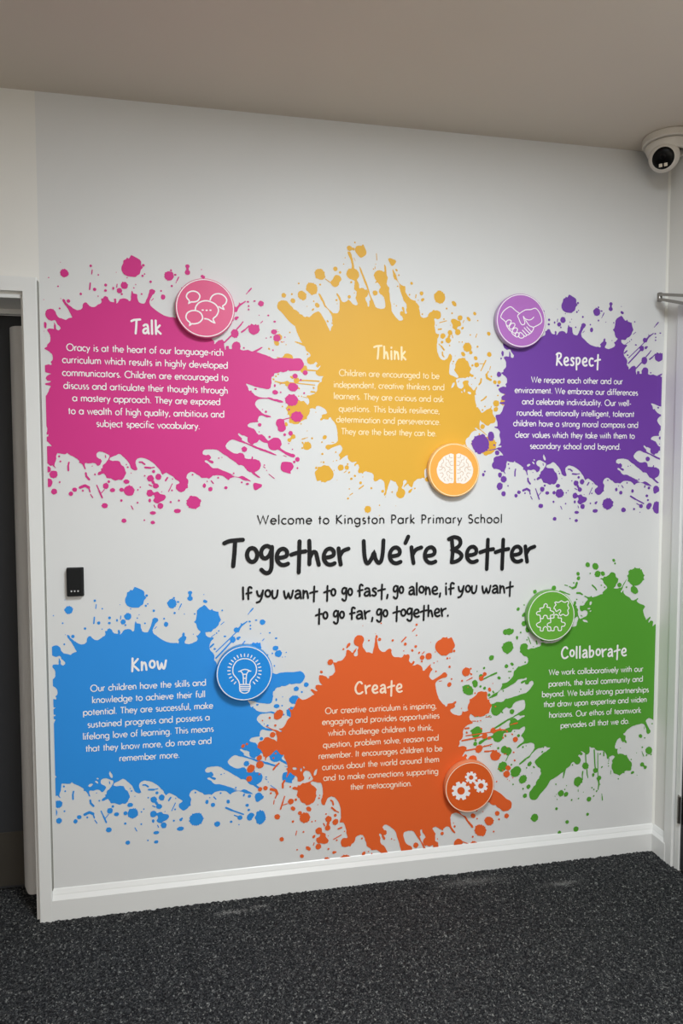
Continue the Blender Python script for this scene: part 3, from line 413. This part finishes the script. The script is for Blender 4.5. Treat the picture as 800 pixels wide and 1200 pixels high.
BADGES = {"talk": [0.5162, 2.043], "think": [1.3887, 1.5078], "respect": [1.6394, 2.0483], "know": [0.6348, 0.8083], "create": [1.4603, 0.3317], "collaborate": [1.7771, 0.9617]}
# ------------------------------------------------------------------ text: two single-line fonts drawn with strokes
def arc(cx, cy, rx, ry, a0, a1, n=None):
    n = n or max(3, int(abs(a1-a0)/24))
    return [(cx+rx*math.cos(math.radians(a0+(a1-a0)*i/n)), cy+ry*math.sin(math.radians(a0+(a1-a0)*i/n))) for i in range(n+1)]
O5 = lambda cx: arc(cx, 5, 4.7, 4.9, 90, 450, 16)
SANS = {
 'a': (11.0, [O5(5), [(9.7, 0), (9.7, 10)]]), 'b': (11.0, [[(1.2, 0), (1.2, 16.5)], O5(6)]),
 'c': (8.4, [arc(5.2, 5, 4.7, 4.9, 48, 312, 11)]), 'd': (11.0, [O5(5), [(9.7, 0), (9.7, 16.5)]]),
 'e': (10.2, [[(.6, 5.2)]+[(9.6, 5.2)]+arc(5.2, 5, 4.6, 4.9, 8, 318, 14)]),
 'f': (5.6, [[(2.4, 0), (2.4, 12.8)]+arc(5, 13.2, 2.6, 3, 175, 75, 4), [(.4, 9.6), (5, 9.6)]]),
 'g': (11.0, [O5(5), [(9.7, 10), (9.7, -1)]+arc(5.4, -1, 4.3, 3.9, 0, -150, 7)]),
 'h': (9.6, [[(1.2, 0), (1.2, 16.5)], [(1.2, 5)]+arc(4.7, 6, 3.4, 4, 165, 0, 7)+[(8.1, 0)]]),
 'i': (3.4, [[(1.6, 0), (1.6, 10)], [(1.6, 13.6), (1.6, 14.9)]]),
 'j': (3.6, [[(1.8, -4.6), (1.8, 10)], [(1.8, 13.6), (1.8, 14.9)]]),
 'k': (8.8, [[(1.2, 0), (1.2, 16.5)], [(7.6, 10), (1.6, 4.9), (8.2, 0)]]),
 'l': (3.2, [[(1.5, 0), (1.5, 16.5)]]),
 'm': (15.2, [[(1.2, 0), (1.2, 10)], [(1.2, 5)]+arc(4.4, 6.4, 3.1, 3.6, 165, 0, 6)+[(7.5, 0)], [(7.5, 5)]+arc(10.7, 6.4, 3.1, 3.6, 165, 0, 6)+[(13.8, 0)]]),
 'n': (9.6, [[(1.2, 0), (1.2, 10)], [(1.2, 5)]+arc(4.7, 6, 3.4, 4, 165, 0, 7)+[(8.1, 0)]]),
 'o': (10.6, [O5(5.2)]), 'p': (11.0, [[(1.2, -4.8), (1.2, 10)], O5(6)]), 'q': (11.0, [O5(5), [(9.7, -4.8), (9.7, 10)]]),
 'r': (6.0, [[(1.2, 0), (1.2, 10)], [(1.2, 5.6)]+arc(4.9, 6, 3.6, 4, 165, 75, 4)]),
 's': (6.8, [arc(3.7, 7.5, 2.5, 2.4, 50, 250, 6)+arc(3.6, 2.6, 2.7, 2.5, 70, -130, 6)]),
 't': (5.4, [[(2.5, 0), (2.5, 13.6)], [(.3, 9.6), (4.9, 9.6)]]),
 'u': (9.6, [[(1.2, 10)]+arc(4.7, 4, 3.4, 4, 180, 350, 7), [(8.2, 0), (8.2, 10)]]),
 'v': (8.6, [[(.5, 10), (4.3, .2), (8.1, 10)]]), 'w': (13.6, [[(.5, 10), (3.7, .4), (6.8, 9.4), (9.9, .4), (13.1, 10)]]),
 'x': (8.2, [[(.7, 0), (7.5, 10)], [(.7, 10), (7.5, 0)]]), 'y': (8.6, [[(.5, 10), (4.4, 1)], [(8.2, 10), (2, -4.8)]]),
 'z': (8, [[(.8, 9.6), (7, 9.6), (.8, .4), (7.2, .4)]]),
 'O': (17.2, [arc(8.5, 7.7, 7.8, 7.9, 90, 450, 22)]), 'C': (14.2, [arc(8.4, 7.7, 7.8, 7.9, 45, 315, 16)]),
 'T': (10.4, [[(5.2, 0), (5.2, 15.4)], [(.6, 15), (9.8, 15)]]),
 'W': (19.6, [[(.6, 15.5), (5.2, .8), (9.8, 14.6), (14.4, .8), (19, 15.5)]]),
 'I': (4, [[(2, 0), (2, 15.5)]]), 'K': (12, [[(1.6, 0), (1.6, 15.5)], [(10.4, 15.5), (2.2, 8), (11.2, 0)]]),
 'P': (10, [[(1.6, 0), (1.6, 15.1), (4.6, 15.1)]+arc(4.6, 11.2, 4.1, 3.9, 90, -90, 8)+[(1.6, 7.3)]]),
 'S': (10, [arc(5, 11.7, 3.5, 3.5, 35, 255, 8)+arc(4.9, 4.1, 3.9, 4, 70, -145, 8)]),
 '.': (3.6, [[(1.7, 0), (1.7, 1.4)]]), ',': (3.8, [[(2.2, 1.4), (1.2, -2.2)]]), '-': (6, [[(1, 5.2), (5, 5.2)]]), ' ': (6.2, []),
}
HAND = {
 'T': (12.2, [[(0, 13.2), (3, 14.4), (7, 14.9), (11.2, 15.2)], [(6.6, 14.8), (6, 7), (5.2, 0)]]),
 'o': (7.6, [arc(3.7, 6.4, 3.1, 4.0, 90, 450, 14)]),
 'g': (8.8, [[(6.9, 10.4), (4.5, 11.6), (2, 10.6), (.7, 8), (1.3, 5.2), (3.5, 4.4), (5.6, 6), (6.8, 8.5)], [(7.4, 11), (7.2, 4), (7, -1), (5.6, -3.8), (3, -4.0), (.8, -2.2)]]),
 'e': (8.8, [[(1.2, 4.6), (4.4, 4.9), (6.8, 6), (6.9, 8.4), (4.9, 9.9), (2.4, 9.1), (.8, 6.4), (.9, 3.2), (2.8, .9), (5.2, .4), (7.6, 1.2)]]),
 't': (9.6, [[(5.2, 14.2), (4.9, 5), (4.6, -4)], [(0, 6.4), (4, 7.6), (8.9, 8.4)]]),
 'h': (8.4, [[(.8, 14.5), (1, 6), (.8, .8)], [(1, 4.2), (2.8, 7.6), (4.8, 7.6), (5.8, 4.5), (6.8, .4)]]),
 'r': (7.6, [[(.4, 10), (1, 5), (1.8, .4)], [(1.2, 5.4), (3.2, 8.4), (6.8, 9.8)]]),
 'W': (15.5, [[(.5, 13.8), (.9, 6), (2, 1.2), (3.6, .8), (5.6, 3.6), (7, 6.6), (8, 3), (9.8, .8), (11.6, 2), (12.6, 7), (13, 14.2)]]),
 "'": (3.6, [[(2.8, 16.4), (1, 12.6)]]),
 'B': (9.6, [[(1, 14), (1.6, 7), (1, .6)], [(-1, 14.6), (2.5, 15.8), (6, 14.8), (6.8, 12), (5, 9.6), (1.8, 8), (5.5, 6.8), (7.7, 4.6), (6.4, 2.2), (3.6, .8), (1, .4)]]),
 'a': (8.8, [[(1.4, 8.6), (3.6, 9.9), (6, 9.4), (6.9, 6.8), (7.2, 3), (7.8, .2)], [(6.8, 5.4), (3.6, 5.6), (1, 3.6), (1.2, 1.2), (3.2, .4), (5.6, 1.6), (6.9, 3.8)]]),
 'l': (3.2, [[(1.2, 14.6), (1.2, 7), (1.4, 0)]]),
 'k': (7.8, [[(1, 14.6), (1.1, 7), (1.2, 0)], [(6.2, 9.4), (3.6, 7), (1.6, 5), (4.2, 2.8), (7.2, .4)]]),
 'i': (3.4, [[(1.3, 9.4), (1.4, 4), (1.6, 0)], [(1.3, 13.2), (1.4, 13.8)]]),
 'n': (8.4, [[(1, 9.6), (1.1, 5), (1, .4)], [(1.1, 4.6), (2.8, 8.2), (4.8, 8.6), (6, 6), (6.8, .4)]]),
 'R': (10.2, [[(1.6, 14.4), (1.5, 7), (.8, .4)], [(.2, 13.2), (3.4, 15), (7, 14), (7.4, 11), (5.2, 8.4), (1.8, 7.2), (5.2, 4), (9, .6)]]),
 's': (7, [[(5.6, 8.8), (3.8, 9.8), (1.8, 9), (1.6, 7), (3.6, 5.4), (5.4, 3.6), (5, 1.4), (3, .4), (.8, 1.2)]]),
 'p': (8.8, [[(.8, 9.6), (1.1, 3), (1.4, -4.6)], [(.8, 8.6), (3.6, 10), (6.4, 8.6), (6.6, 5), (4.6, 2.4), (1.6, 1.6)]]),
 'c': (8, [[(6.6, 9), (4, 9.8), (1.6, 8), (.9, 5), (1.6, 2), (3.8, .4), (7, 1.2)]]),
 'K': (9.8, [[(1.4, 14.4), (1.2, 7), (.8, -.4)], [(8, 13.4), (4.8, 10), (1.8, 7), (5, 4), (8.8, .4)]]),
 'w': (12.6, [[(.6, 9.2), (1.4, 3.6), (2.8, .6), (4.4, 2), (5.9, 6.4), (7.2, 2), (8.6, .6), (10, 3), (11.4, 9.8)]]),
 'C': (11.6, [[(9.6, 12.6), (7.6, 14.6), (4.6, 14), (2, 11), (.8, 7), (2, 2.6), (4.6, .4), (7.6, .6), (10.4, 2.2)]]),
 'b': (9, [[(.8, 14.6), (1, 7), (1.2, .4)], [(1.2, 6.4), (3.4, 8.8), (6, 8.4), (7.2, 5.4), (6, 2), (3.4, .6), (1.2, 2)]]),
 'I': (3.8, [[(1.2, 14), (1.3, 7), (1.4, 0)]]),
 'f': (6.8, [[(6, 13.2), (4.2, 14.4), (2.6, 13), (2.3, 8), (2.4, 0)], [(.2, 6.6), (3, 7.2), (5.8, 7.8)]]),
 'y': (9.4, [[(.8, 9.2), (1.6, 5), (3.6, 3), (5.6, 4.4), (7.4, 8)], [(8, 10), (6.8, 3), (4.2, -2.8), (.4, -4.4)]]),
 'u': (8.8, [[(.8, 9.6), (.7, 4), (2, .8), (4.2, .8), (6.4, 3.4), (7.3, 10)]]),
 ',': (3.8, [[(1.8, 1.4), (1, -3)]]), '.': (3.6, [[(1.4, .4), (1.6, .9)]]), ' ': (6, []),
}

def smooth_open(pts, n=3):
    if len(pts) < 3: return pts
    out = []
    P = [pts[0]]+list(pts)+[pts[-1]]
    for i in range(1, len(P)-2):
        p0, p1, p2, p3 = P[i-1], P[i], P[i+1], P[i+2]
        for k in range(n):
            t = k/n
            out.append(tuple(.5*((2*b)+(-a+c)*t+(2*a-5*b+4*c-d)*t*t+(-a+3*b-3*c+d)*t**3) for a, b, c, d in zip(p0, p1, p2, p3)))
    out.append(tuple(pts[-1]))
    return out

def smooth_closed(z, n=3, tension=.62):
    out = []; L = len(z)
    for i in range(L):
        a, b, c, d = z[i-1], z[i], z[(i+1) % L], z[(i+2) % L]
        m1 = (c-a)*.5*tension; m2 = (d-b)*.5*tension
        for k in range(n):
            t = k/n; t2 = t*t; t3 = t2*t
            out.append((2*t3-3*t2+1)*b+(t3-2*t2+t)*m1+(-2*t3+3*t2)*c+(t3-t2)*m2)
    return out

class Ink:
    """flat print: collects strokes and filled shapes in wall coordinates (x, z) and unites them into one flat outline"""
    def __init__(s): s.v = []; s.f = []; s.h = set()
    def tri(s, a, b, c):
        ar = ((s.v[b]-s.v[a]).conjugate()*(s.v[c]-s.v[a])).imag
        if abs(ar) < 1e-11: return
        s.f.append((a, b, c) if ar > 0 else (a, c, b))
    def stroke(s, pts, w, caps=True):
        p = [complex(*q) for q in pts]
        q = [p[0]]
        for z in p[1:]:
            if abs(z-q[-1]) > 1e-6: q.append(z)
        p = q
        if len(p) < 2: return
        closed = abs(p[0]-p[-1]) < 1e-5
        n = len(p); b = len(s.v)
        for i in range(n):
            if closed and i in (0, n-1): d1 = p[-1]-p[-2]; d2_ = p[1]-p[0]
            else:
                d1 = p[i]-p[i-1] if i > 0 else p[1]-p[0]
                d2_ = p[i+1]-p[i] if i < n-1 else p[-1]-p[-2]
            d1 /= abs(d1); d2_ /= abs(d2_)
            t = d1+d2_
            if abs(t) < .3: t = d2_
            t /= abs(t)
            o = 1j*t*(w/2)/max(.55, abs((t*d2_.conjugate()).real))
            s.v += [p[i]+o, p[i]-o]
        for i in range(n-1):
            s.tri(b+2*i+1, b+2*i+3, b+2*i+2); s.tri(b+2*i+1, b+2*i+2, b+2*i)
        if caps and not closed:
            for c, d in ((p[0], p[0]-p[1]), (p[-1], p[-1]-p[-2])):
                d /= abs(d); b = len(s.v)
                s.v += [c+d*complex(math.cos(a), math.sin(a))*w/2 for a in [math.radians(g) for g in (-90, -54, -18, 18, 54, 90)]]
                s.f.append(tuple(range(b, b+6)))
    def poly(s, loops):
        """loops: outer, then holes"""
        for k, l in enumerate(loops):
            ar = sum((l[i-1].conjugate()*l[i]).imag for i in range(len(l)))
            if ar < 0: l = l[::-1]
            b = len(s.v); s.v += list(l)
            if k: s.h.add(len(s.f))
            s.f.append(tuple(range(b, b+len(l))))
    def build(s, name, material, parent, y, clip=None):
        """y: height of the print off the wall; clip = (xmin, xmax, zmin)"""
        if not s.f: return None
        o = parent.location if parent else Vector((0, 0, 0))
        K = 100.0
        vo, _, fo, _, _, of = delaunay_2d_cdt([Vector((z.real*K, z.imag*K)) for z in s.v], [], s.f, 1, 1e-5, True)
        bm = bmesh.new()
        vs = [bm.verts.new((v.x/K, 0, v.y/K)) for v in vo]
        for f, src in zip(fo, of):
            if s.h and any(k in s.h for k in src): continue
            if not src: continue
            try: bm.faces.new([vs[i] for i in f])
            except ValueError: pass
        if clip:
            for co, no in (((clip[0], 0, 0), (-1, 0, 0)), ((clip[1], 0, 0), (1, 0, 0)), ((0, 0, clip[2]), (0, 0, -1))):
                bmesh.ops.bisect_plane(bm, geom=bm.verts[:]+bm.edges[:]+bm.faces[:], plane_co=co, plane_no=no, clear_outer=True)
        if not bm.faces: bm.free(); return None
        bmesh.ops.delete(bm, geom=[v for v in bm.verts if not v.link_faces], context='VERTS')
        for f in bm.faces:
            f.normal_update()
            if f.normal.y > 0: f.normal_flip()
        xs = [v.co.x for v in bm.verts]; zs = [v.co.z for v in bm.verts]
        c = Vector(((min(xs)+max(xs))/2, -y, (min(zs)+max(zs))/2))
        for v in bm.verts: v.co = Vector((v.co.x-c.x, 0, v.co.z-c.z))
        me = bpy.data.meshes.new(name); bm.to_mesh(me); bm.free()
        me.materials.append(material)
        ob = bpy.data.objects.new(name, me); COL.objects.link(ob)
        ob.location = c-o
        if parent: ob.parent = parent
        return ob

def write(ink, spec, font, xh, w, caps, track=0.0, letters=None, by='letter'):
    txt, x0, z0, x1, z1 = spec
    pen = 0; strokes = []; lo = 1e9; hi = -1e9; owner = []; word = 0
    for ch in txt:
        word += ch == ' '
        adv, st = font[ch]
        for s_ in st:
            pts = [(x+pen, y) for x, y in s_]
            if font is HAND: pts = smooth_open(pts, 3)
            strokes.append(pts); owner.append(pen if by == 'letter' else word)
            lo = min(lo, min(p[0] for p in pts)); hi = max(hi, max(p[0] for p in pts))
        pen += adv+track
    u = xh/10
    half = w/2
    sx = ((x1-x0)-2*half)/max(hi-lo, 1e-6)
    for pts, ow in zip(strokes, owner):
        q = []
        for x, y in pts:
            t = (x-lo)/(hi-lo)
            q.append((x0+half+(x-lo)*sx, z0+(z1-z0)*t+half*.6+y*u))
        (ink if letters is None else letters.setdefault(ow, Ink())).stroke(q, w, caps)

# ------------------------------------------------------------------ the six paint splats
cz = lambda a: complex(a[0], a[1])*1e-4
SPLATS = [   # key, similarity, layer, label, flags
 ('think', 'y', 0, 'yellow paint splat printed at the top centre of the mural, headed Think'),
 ('respect', 'v', 1, 'purple paint splat printed at the upper right beside the corner, headed Respect'),
 ('talk', 'p', 2, 'magenta pink paint splat printed at the upper left by the door frame, headed Talk'),
 ('know', 'b', 1, 'blue paint splat printed at the lower left below the black reader, headed Know'),
 ('create', 'o', 3, 'orange paint splat printed at the bottom centre above the skirting, headed Create'),
 ('collaborate', 'g', 2, 'green paint splat printed at the lower right beside the corner, headed Collaborate'),
]
BODYXH = dict(talk=.0139, think=.0139, respect=.0139, know=.0139, create=.0139, collaborate=.0139)
CLIP = (.0075, 2.2355, .1015)
def wob(c, rx, ry, rng):
    n = 18 if max(rx, ry) > .012 else 10
    if max(rx, ry) > .0065:      # bigger drops have a crown of little spikes
        n = 44; sp = [rng.random() for _ in range(n)]
        return [c+complex(rx*math.cos(a), ry*math.sin(a))*(1+(.07+.07*sp[i] if sp[i] > .72 else -.02*sp[i])) for i, a in enumerate([2*math.pi*i/n for i in range(n)])]
    ph = rng.random()*6.3; k = rng.choice((3, 4, 5)); amp = .05 if max(rx, ry) > .006 else .0
    return [c+complex(rx*math.cos(a)*(1+amp*math.sin(k*a+ph)), ry*math.sin(a)*(1+amp*math.sin(k*a+ph))) for a in [2*math.pi*i/n for i in range(n)]]
for key, sim, layer, label in SPLATS:
    ar, ai, br, bi = DATA['sim'][sim]
    A, Bc = complex(ar, ai), complex(br, bi)
    tf = lambda z: A*z+Bc
    sc = abs(A)
    body = [tf(cz(p)) for p in DATA['body']]
    ctr = sum(body)/len(body)
    y0 = .0004+layer*.0004
    root = empty('paint_splat', (ctr.real, 0, ctr.imag), label, 'wall decal', 'paint splats printed on the mural wall')
    rng = random.Random(len(key)*13+layer)
    ink = Ink()
    loops = [[z+complex(rng.uniform(-1, 1), rng.uniform(-1, 1))*.0006 for z in smooth_closed(body, 3)]]
    if key != 'talk': loops += [smooth_closed([tf(cz(p)) for p in h], 2) for h in DATA['holes']]
    ink.poly(loops)
    ink.build('splash', M[key], root, y0, CLIP)
    dots = list(DATA['dots'])+(list(DATA['xdots']) if key not in ('talk', 'think') else [])
    dots += DATA['own'].get(sim, [])+([] if key == 'create' else DATA['zdots'])
    speck = Ink(); nd = 0
    for x, z, rx, ry in dots:
        c = tf(cz((x, z)))
        # axes are upright in the source frame: rotate them along with the splat
        pts = wob(0j, rx*1e-4, ry*1e-4, rng)
        pts = [c+A*p for p in pts]
        if key == 'create' and c.imag > .975 and c.real < 1.28: continue    # kept clear of the quotation
        if c.real < CLIP[0]-.02 or c.real > CLIP[1]+.02 or c.imag < CLIP[2]-.02: continue
        tgt = Ink() if max(rx, ry)*sc > 62 else speck
        tgt.poly([pts])
        nd += 1
        if tgt is not speck: tgt.build('droplet', M[key], root, y0+.00003+nd*1.2e-6, CLIP)
    for p in DATA['polys']:
        t = Ink(); t.poly([smooth_closed([tf(cz(q)) for q in p], 2)]); t.build('droplet', M[key], root, y0+.00025, CLIP)
    for x, z, x2, z2, w in list(DATA['streaks'])+(list(DATA['xstreaks']) if key not in ('talk', 'think') else []):
        a, b = tf(cz((x, z))), tf(cz((x2, z2)))
        speck.stroke([(a.real, a.imag), (b.real, b.imag)], max(w*1e-4*sc, .0012))
    o = speck.build('speckles', M[key], root, y0+.00028, CLIP)
    if o: o['kind'] = 'stuff'
    ink_m = M['cream_print'] if key == 'think' else (M['peach_print'] if key == 'create' else M['white_print'])
    h = Ink(); write(h, TEXTS['headings'][key], HAND, .0300, .0070, True, 2.0)
    ho = h.build('heading', ink_m, root, y0+.0012)
    ho['label'] = 'handwritten heading in pale lettering'
    for ln in TEXTS[key]:
        t = Ink(); write(t, ln, SANS, BODYXH[key], .0031, False, 1.0)
        t.build('text_line', ink_m, root, y0+.0012)

# ------------------------------------------------------------------ black lettering in the middle of the mural
def lettering(name, label, rows, font, xh, w, caps, track=0.0, mode='line'):
    xs = [v for r in rows for s in r for v in (s[1], s[3])]; zs = [v for r in rows for s in r for v in (s[2], s[4])]
    root = empty(name, ((min(xs)+max(xs))/2, 0, (min(zs)+max(zs))/2), label, 'lettering')
    for r in rows:
        if mode == 'line':
            t = Ink()
            for s in r: write(t, s, font, xh, w, caps, track)
            t.build('text_line', M['black_print'], root, .0028)
            continue
        for s in r:
            t = Ink(); L = {} if mode in ('letter', 'split') else None
            write(t, s, font, xh, w, caps, track, L, 'word' if mode == 'split' else 'letter')
            if L is None: t.build('word', M['black_print'], root, .0028)
            else:
                for i, k in enumerate(L.values()): k.build('word' if mode == 'split' else 'letter', M['black_print'], root, .0028+.00002*(i % 2))
    return root
lettering('welcome_lettering', 'small thin black line of print, Welcome to Kingston Park Primary School, above the big title', [TEXTS['welcome']], SANS, .0200, .0042, False, 2.6, 'split')
lettering('title_lettering', "large bold black handwritten title reading Together We're Better", [TEXTS['title']], HAND, .0600, .0148, True, .9, 'letter')
lettering('quote_lettering', 'two lines of black handwriting below the title, starting If you want to go fast', TEXTS['quote'], HAND, .0292, .0072, True, .8, 'word')

# ------------------------------------------------------------------ six round badges standing off the wall
BL = dict(
 talk='round pink badge with white speech bubbles, over the pink splat',
 think='round amber badge with a white brain, at the foot of the yellow splat',
 respect='round lilac badge with a white outline handshake, at the corner of the purple splat',
 know='round blue badge with a white light bulb and rays, over the blue splat',
 create='round orange badge with three white gears, at the lower right of the orange splat',
 collaborate='round green badge with white jigsaw pieces, at the upper left of the green splat')
R0, TH = .0968, .027
for key, lab in BL.items():
    bx, bz = BADGES[key]
    root = empty('round_badge', (bx, 0, bz), lab, 'badge', 'round icon badges on the mural wall')
    rot = Matrix.Rotation(math.radians(90), 4, 'X')     # +z of the lathe -> -y
    from_bm('disc_edge', lathe_bm([(R0-.004, .0035), (R0-.0005, .0035), (R0, .0045), (R0, TH-.0022), (R0-.0008, TH-.0006)], 96, mtx=rot), M['e_'+key], root, smooth=True)
    from_bm('disc_face', lathe_bm([(R0-.0008, TH-.0006), (R0-.002, TH), (0, TH)], 96, mtx=rot), M['b_'+key], root)
    lineM = M['white_print'] if key in ('talk', 'respect', 'know', 'collaborate') else (M['cream_print'] if key == 'think' else M['peach_print'])
    k = Ink(); c0 = complex(bx, bz)
    k.stroke([(c0.real+.0925*math.cos(a), c0.imag+.0925*math.sin(a)) for a in [2*math.pi*i/96 for i in range(97)]], .0029)
    k.build('rim_line', lineM, root, TH+.0004)
    ic = Ink(); pt = lambda p: c0+complex(p[0], p[1])*1e-4
    sw = dict(talk=.0044, think=.0015, respect=.0032, know=.0036, create=.003, collaborate=.0036)[key]
    if key == 'create':
        g = ICONS[key]
        for i in range(0, 6, 2): ic.poly([[pt(p) for p in g[i]], [pt(p) for p in g[i+1]]])
        ic.build('gear_icon', M['white_print'], root, TH+.0004)
    else:
        if key == 'think':
            fl = Ink()
            for g in ICONS['think_fill']: fl.poly([smooth_closed([pt(p) for p in g], 2)])
            fl.build('brain_icon', M['brain'], root, TH+.0003)
        for g in ICONS[key]:
            pts = [(pt(p).real, pt(p).imag) for p in g]
            if len(pts) > 3: pts = smooth_open(pts, 3)
            ic.stroke(pts, sw)
        ic.build({'talk': 'speech_bubble_icon', 'think': 'brain_fold_lines', 'respect': 'handshake_icon', 'know': 'light_bulb_icon', 'collaborate': 'jigsaw_icon'}[key],
                 M['fold'] if key == 'think' else M['white_print'], root, TH+(.0006 if key == 'think' else .0004))

# ------------------------------------------------------------------ black door-entry reader
RX, RZ = .0858, 1.1394
rd = empty('door_entry_reader', (RX, 0, RZ), 'small black plastic door entry reader on the wall between the pink and blue splats', 'card reader')
from_bm('back_plate', box_bm(-.0265, .0265, -.006, 0, -.0475, .0475, .002, 2), M['black_plastic'], rd)
from_bm('cover', box_bm(-.0255, .0255, -.0185, -.0062, -.0465, .0465, .0045, 4), M['black_plastic'], rd)
from_bm('marking_panel', box_bm(-.0160, .0160, -.0192, -.0186, -.0335, -.0245, .0002, 1), M['cam_black'], rd)
for dx in (-.010, 0, .0105):
    from_bm('indicator', box_bm(dx-.0024, dx+.0024, -.0198, -.0193, -.0315, -.0262, .0002, 1), M['grey_mark'], rd)

# ------------------------------------------------------------------ turret security camera under the ceiling
CX, CY = W-.095, -.112
tc_ = empty('security_camera', (CX, CY, CEIL), 'white turret dome security camera fixed to the ceiling in the right corner', 'camera')
from_bm('mounting_base', lathe_bm([(0, 0), (.080, 0), (.083, -.003), (.083, -.022), (.081, -.026), (0, -.028)], 64), M['cam_white'], tc_, smooth=False)
from_bm('housing', lathe_bm([(.066, -.0282), (.0725, -.0286), (.0735, -.031), (.0725, -.036), (.0690, -.047), (.0650, -.056), (.0610, -.0595), (.0570, -.0595), (.0555, -.057), (.0555, -.04)], 64), M['cam_white'], tc_, smooth=True)
bc = Vector((-.021, -.014, -.076))
look = (Vector((0.521, -2.3664, 1.4945))-(Vector((CX, CY, CEIL))+bc)).normalized()
look = (look+Vector((-.10, .02, -.12))).normalized()
q = look.to_track_quat('Z', 'Y').to_matrix().to_4x4()
Rb = .0515
prof = [(Rb*math.sin(math.radians(a)), Rb*math.cos(math.radians(a))) for a in range(180, 46, -8)]
prof += [(.0375, .0345), (.0362, .0352)]
ball = from_bm('ball', lathe_bm(prof, 64, mtx=Matrix.Translation(bc) @ q), M['cam_white'], tc_, smooth=True)
g = from_bm('lens_window', lathe_bm([(.0362, .0345), (.0335, .0370), (.025, .0400), (.012, .0418), (0, .0424)], 48, mtx=Matrix.Translation(bc) @ q), M['cam_black'], ball, smooth=True)
from_bm('lens', lathe_bm([(.010, .0416), (.009, .0429), (.005, .0436), (0, .0438)], 32, mtx=Matrix.Translation(bc) @ q @ Matrix.Translation((0, .006, 0))), M['cam_black'], g, smooth=True)
upl = q.to_3x3().inverted() @ Vector((0, 0, 1)); upl.z = 0; upl.normalize(); sd = Vector((0, 0, 1)).cross(upl)
for s in (-1, 1):
    p = upl*-.0215+sd*(.0082*s)
    from_bm('infrared_led', box_bm(-.0056, .0056, -.0056, .0056, .0385, .0422, .0012, 2), M['ir'], g).matrix_local = Matrix.Translation(bc) @ q @ Matrix.Translation(p) 
from_bm('screw', lathe_bm([(0, 0), (.004, 0), (.004, .002), (0, .002)], 16, mtx=Matrix.Translation((.048, -.052, -.043)) @ Vector((.5, -.55, -.3)).to_track_quat('Z', 'Y').to_matrix().to_4x4()), M['dark_gap'], tc_)
